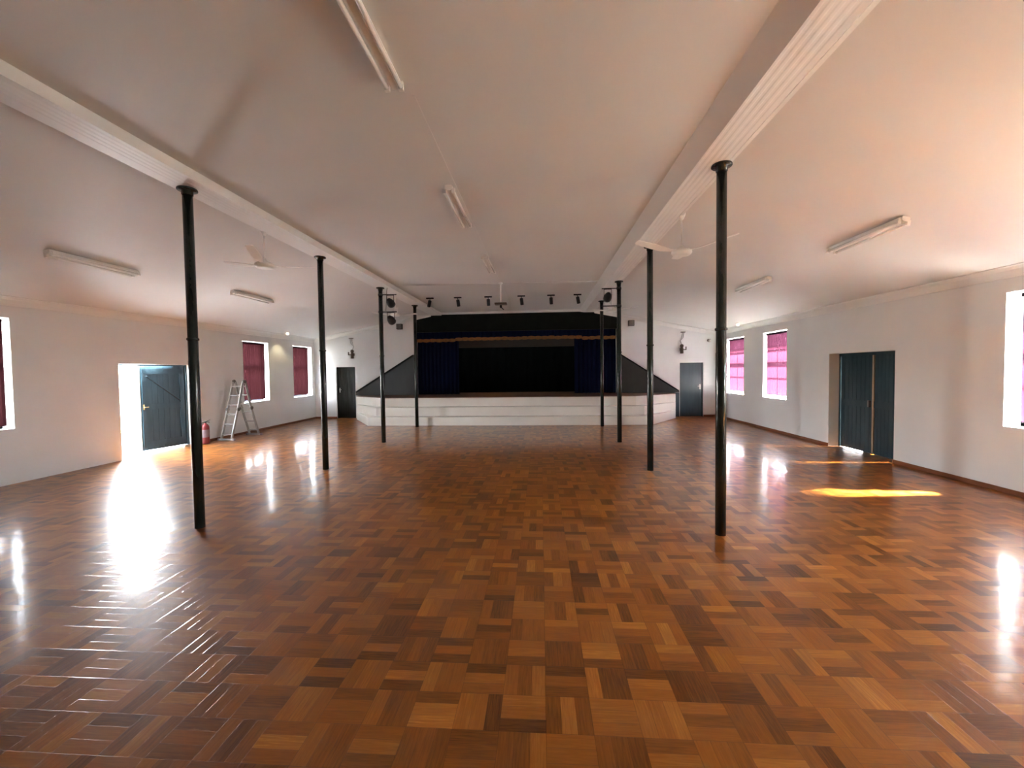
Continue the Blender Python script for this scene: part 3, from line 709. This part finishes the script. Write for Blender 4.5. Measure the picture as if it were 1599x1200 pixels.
# lit downlights on the sloping ceilings
for x, y, lab, pw in ((-8.24, 13.17, 'small lit ceiling lamp between the far left windows', 2.2), (5.95, 13.1, 'small lit ceiling lamp above the far right windows', .4)):
    t = thing('downlight', lab, 'downlight', (x, y, aisle_z(x)), 'lit downlights')
    MB().lathe([(.05, .004), (.055, -.006), (.045, -.02), (.04, -.03)], n=20).done('rim', 'white_enamel', t)
    MB().lathe([(.038, -.03), (.045, -.055), (.03, -.085), (.008, -.095)], n=18).done('bulb', 'lit_lamp', t)
    ld = bpy.data.lights.new('downlight_glow', 'SPOT'); ld.energy = pw; ld.color = (1, .86, .5); ld.shadow_soft_size = .04; ld.spot_size = 2.0; ld.spot_blend = .6
    lo = bpy.data.objects.new('downlight_glow', ld); COL.objects.link(lo); lo.parent = t; lo.location = (0, 0, -.13)
# small camera in the far right corner
cc = thing('corner_camera', 'small white camera in the far right corner under the cornice', 'camera', (5.98, YB, 2.72))
MB().lathe([(.05, 0), (.05, -.03)], (0, 0, 0), (0, 1, 0), 16).bar((0, -.02, 0), (.02, -.12, .03), .03, .03).done('mount', 'bronze_metal', cc)
MB().lathe([(.03, 0), (.045, .02), (.045, .13), (.035, .15)], (.0, -.10, 0), (-.3, -.9, -.35), 18).done('camera_body', 'white_enamel', cc)

# ------------------------------------------------------------------ ladder
ladder = thing('stepladder', 'aluminium folding stepladder standing open by the left wall', 'ladder', (-8.19, 10.83, 0), None, -.085)
HW = .15
def lad_side(y0, y1, z0, z1, taper=0):
    return Vector((0, y0, z0)), Vector((0, y1, z1))
secs = [((-.48, .03), (-.24, .80), 3), ((-.24, .80), (-.04, 1.53), 3), ((.48, .03), (.22, .80), 3), ((.22, .80), (.04, 1.53), 3)]
for (ya, za), (yb_, zb), n in secs:
    r = MB()
    for s in (-1, 1): r.bar((s * HW, ya, za), (s * HW, yb_, zb), .026, .06, (0, 1, 0))
    r.done('stile_pair', 'aluminium', ladder)
    for i in range(n):
        f = (i + .5) / n; y = ya + (yb_ - ya) * f; z = za + (zb - za) * f
        MB().bar((-HW, y, z), (HW, y, z), .032, .028).done('rung', 'aluminium', ladder)
for y, z in ((-.24, .80), (.22, .80), (0, 1.54)):
    for s in (-1, 1):
        MB().lathe([(.045, -.022), (.05, -.015), (.05, .015), (.045, .022)], (s * (HW + .012), y, z), (1, 0, 0), 18).done('hinge', 'grey_plastic', ladder)
for y in (-.48, .48):
    b = MB().box((-.21, y - .025, .01), (.21, y + .025, .055)).done('stabiliser_bar', 'aluminium', ladder, bevel=.006)
    for s in (-1, 1): MB().box((s * .20, y - .03, 0), (s * .24, y + .03, .06)).done('rubber_foot', 'label_paper', b)

# ------------------------------------------------------------------ fire extinguisher
fe = thing('fire_extinguisher', 'red fire extinguisher on the floor beside the open left door', 'fire extinguisher', (-8.42, 9.90, 0))
MB().lathe([(.07, 0), (.085, .01), (.088, .03), (.088, .40), (.08, .45), (.055, .49), (.03, .505), (.03, .525)], n=28).done('cylinder', 'red_enamel', fe)
MB().lathe([(.0888, .17), (.0888, .36)], n=28, cap=False).done('label_band', 'label_paper', fe)
MB().lathe([(.025, .52), (.028, .54), (.02, .565)], n=16).bar((0, 0, .555), (.13, .0, .60), .025, .012).bar((0, 0, .56), (.12, 0, .545), .02, .01).done('valve_lever', 'black_metal', fe)
MB().tube([(-.03, 0, .54), (-.09, -.02, .52), (-.115, -.04, .42), (-.11, -.05, .25), (-.10, -.05, .15)], .011, 8).done('hose', 'black_metal', fe)
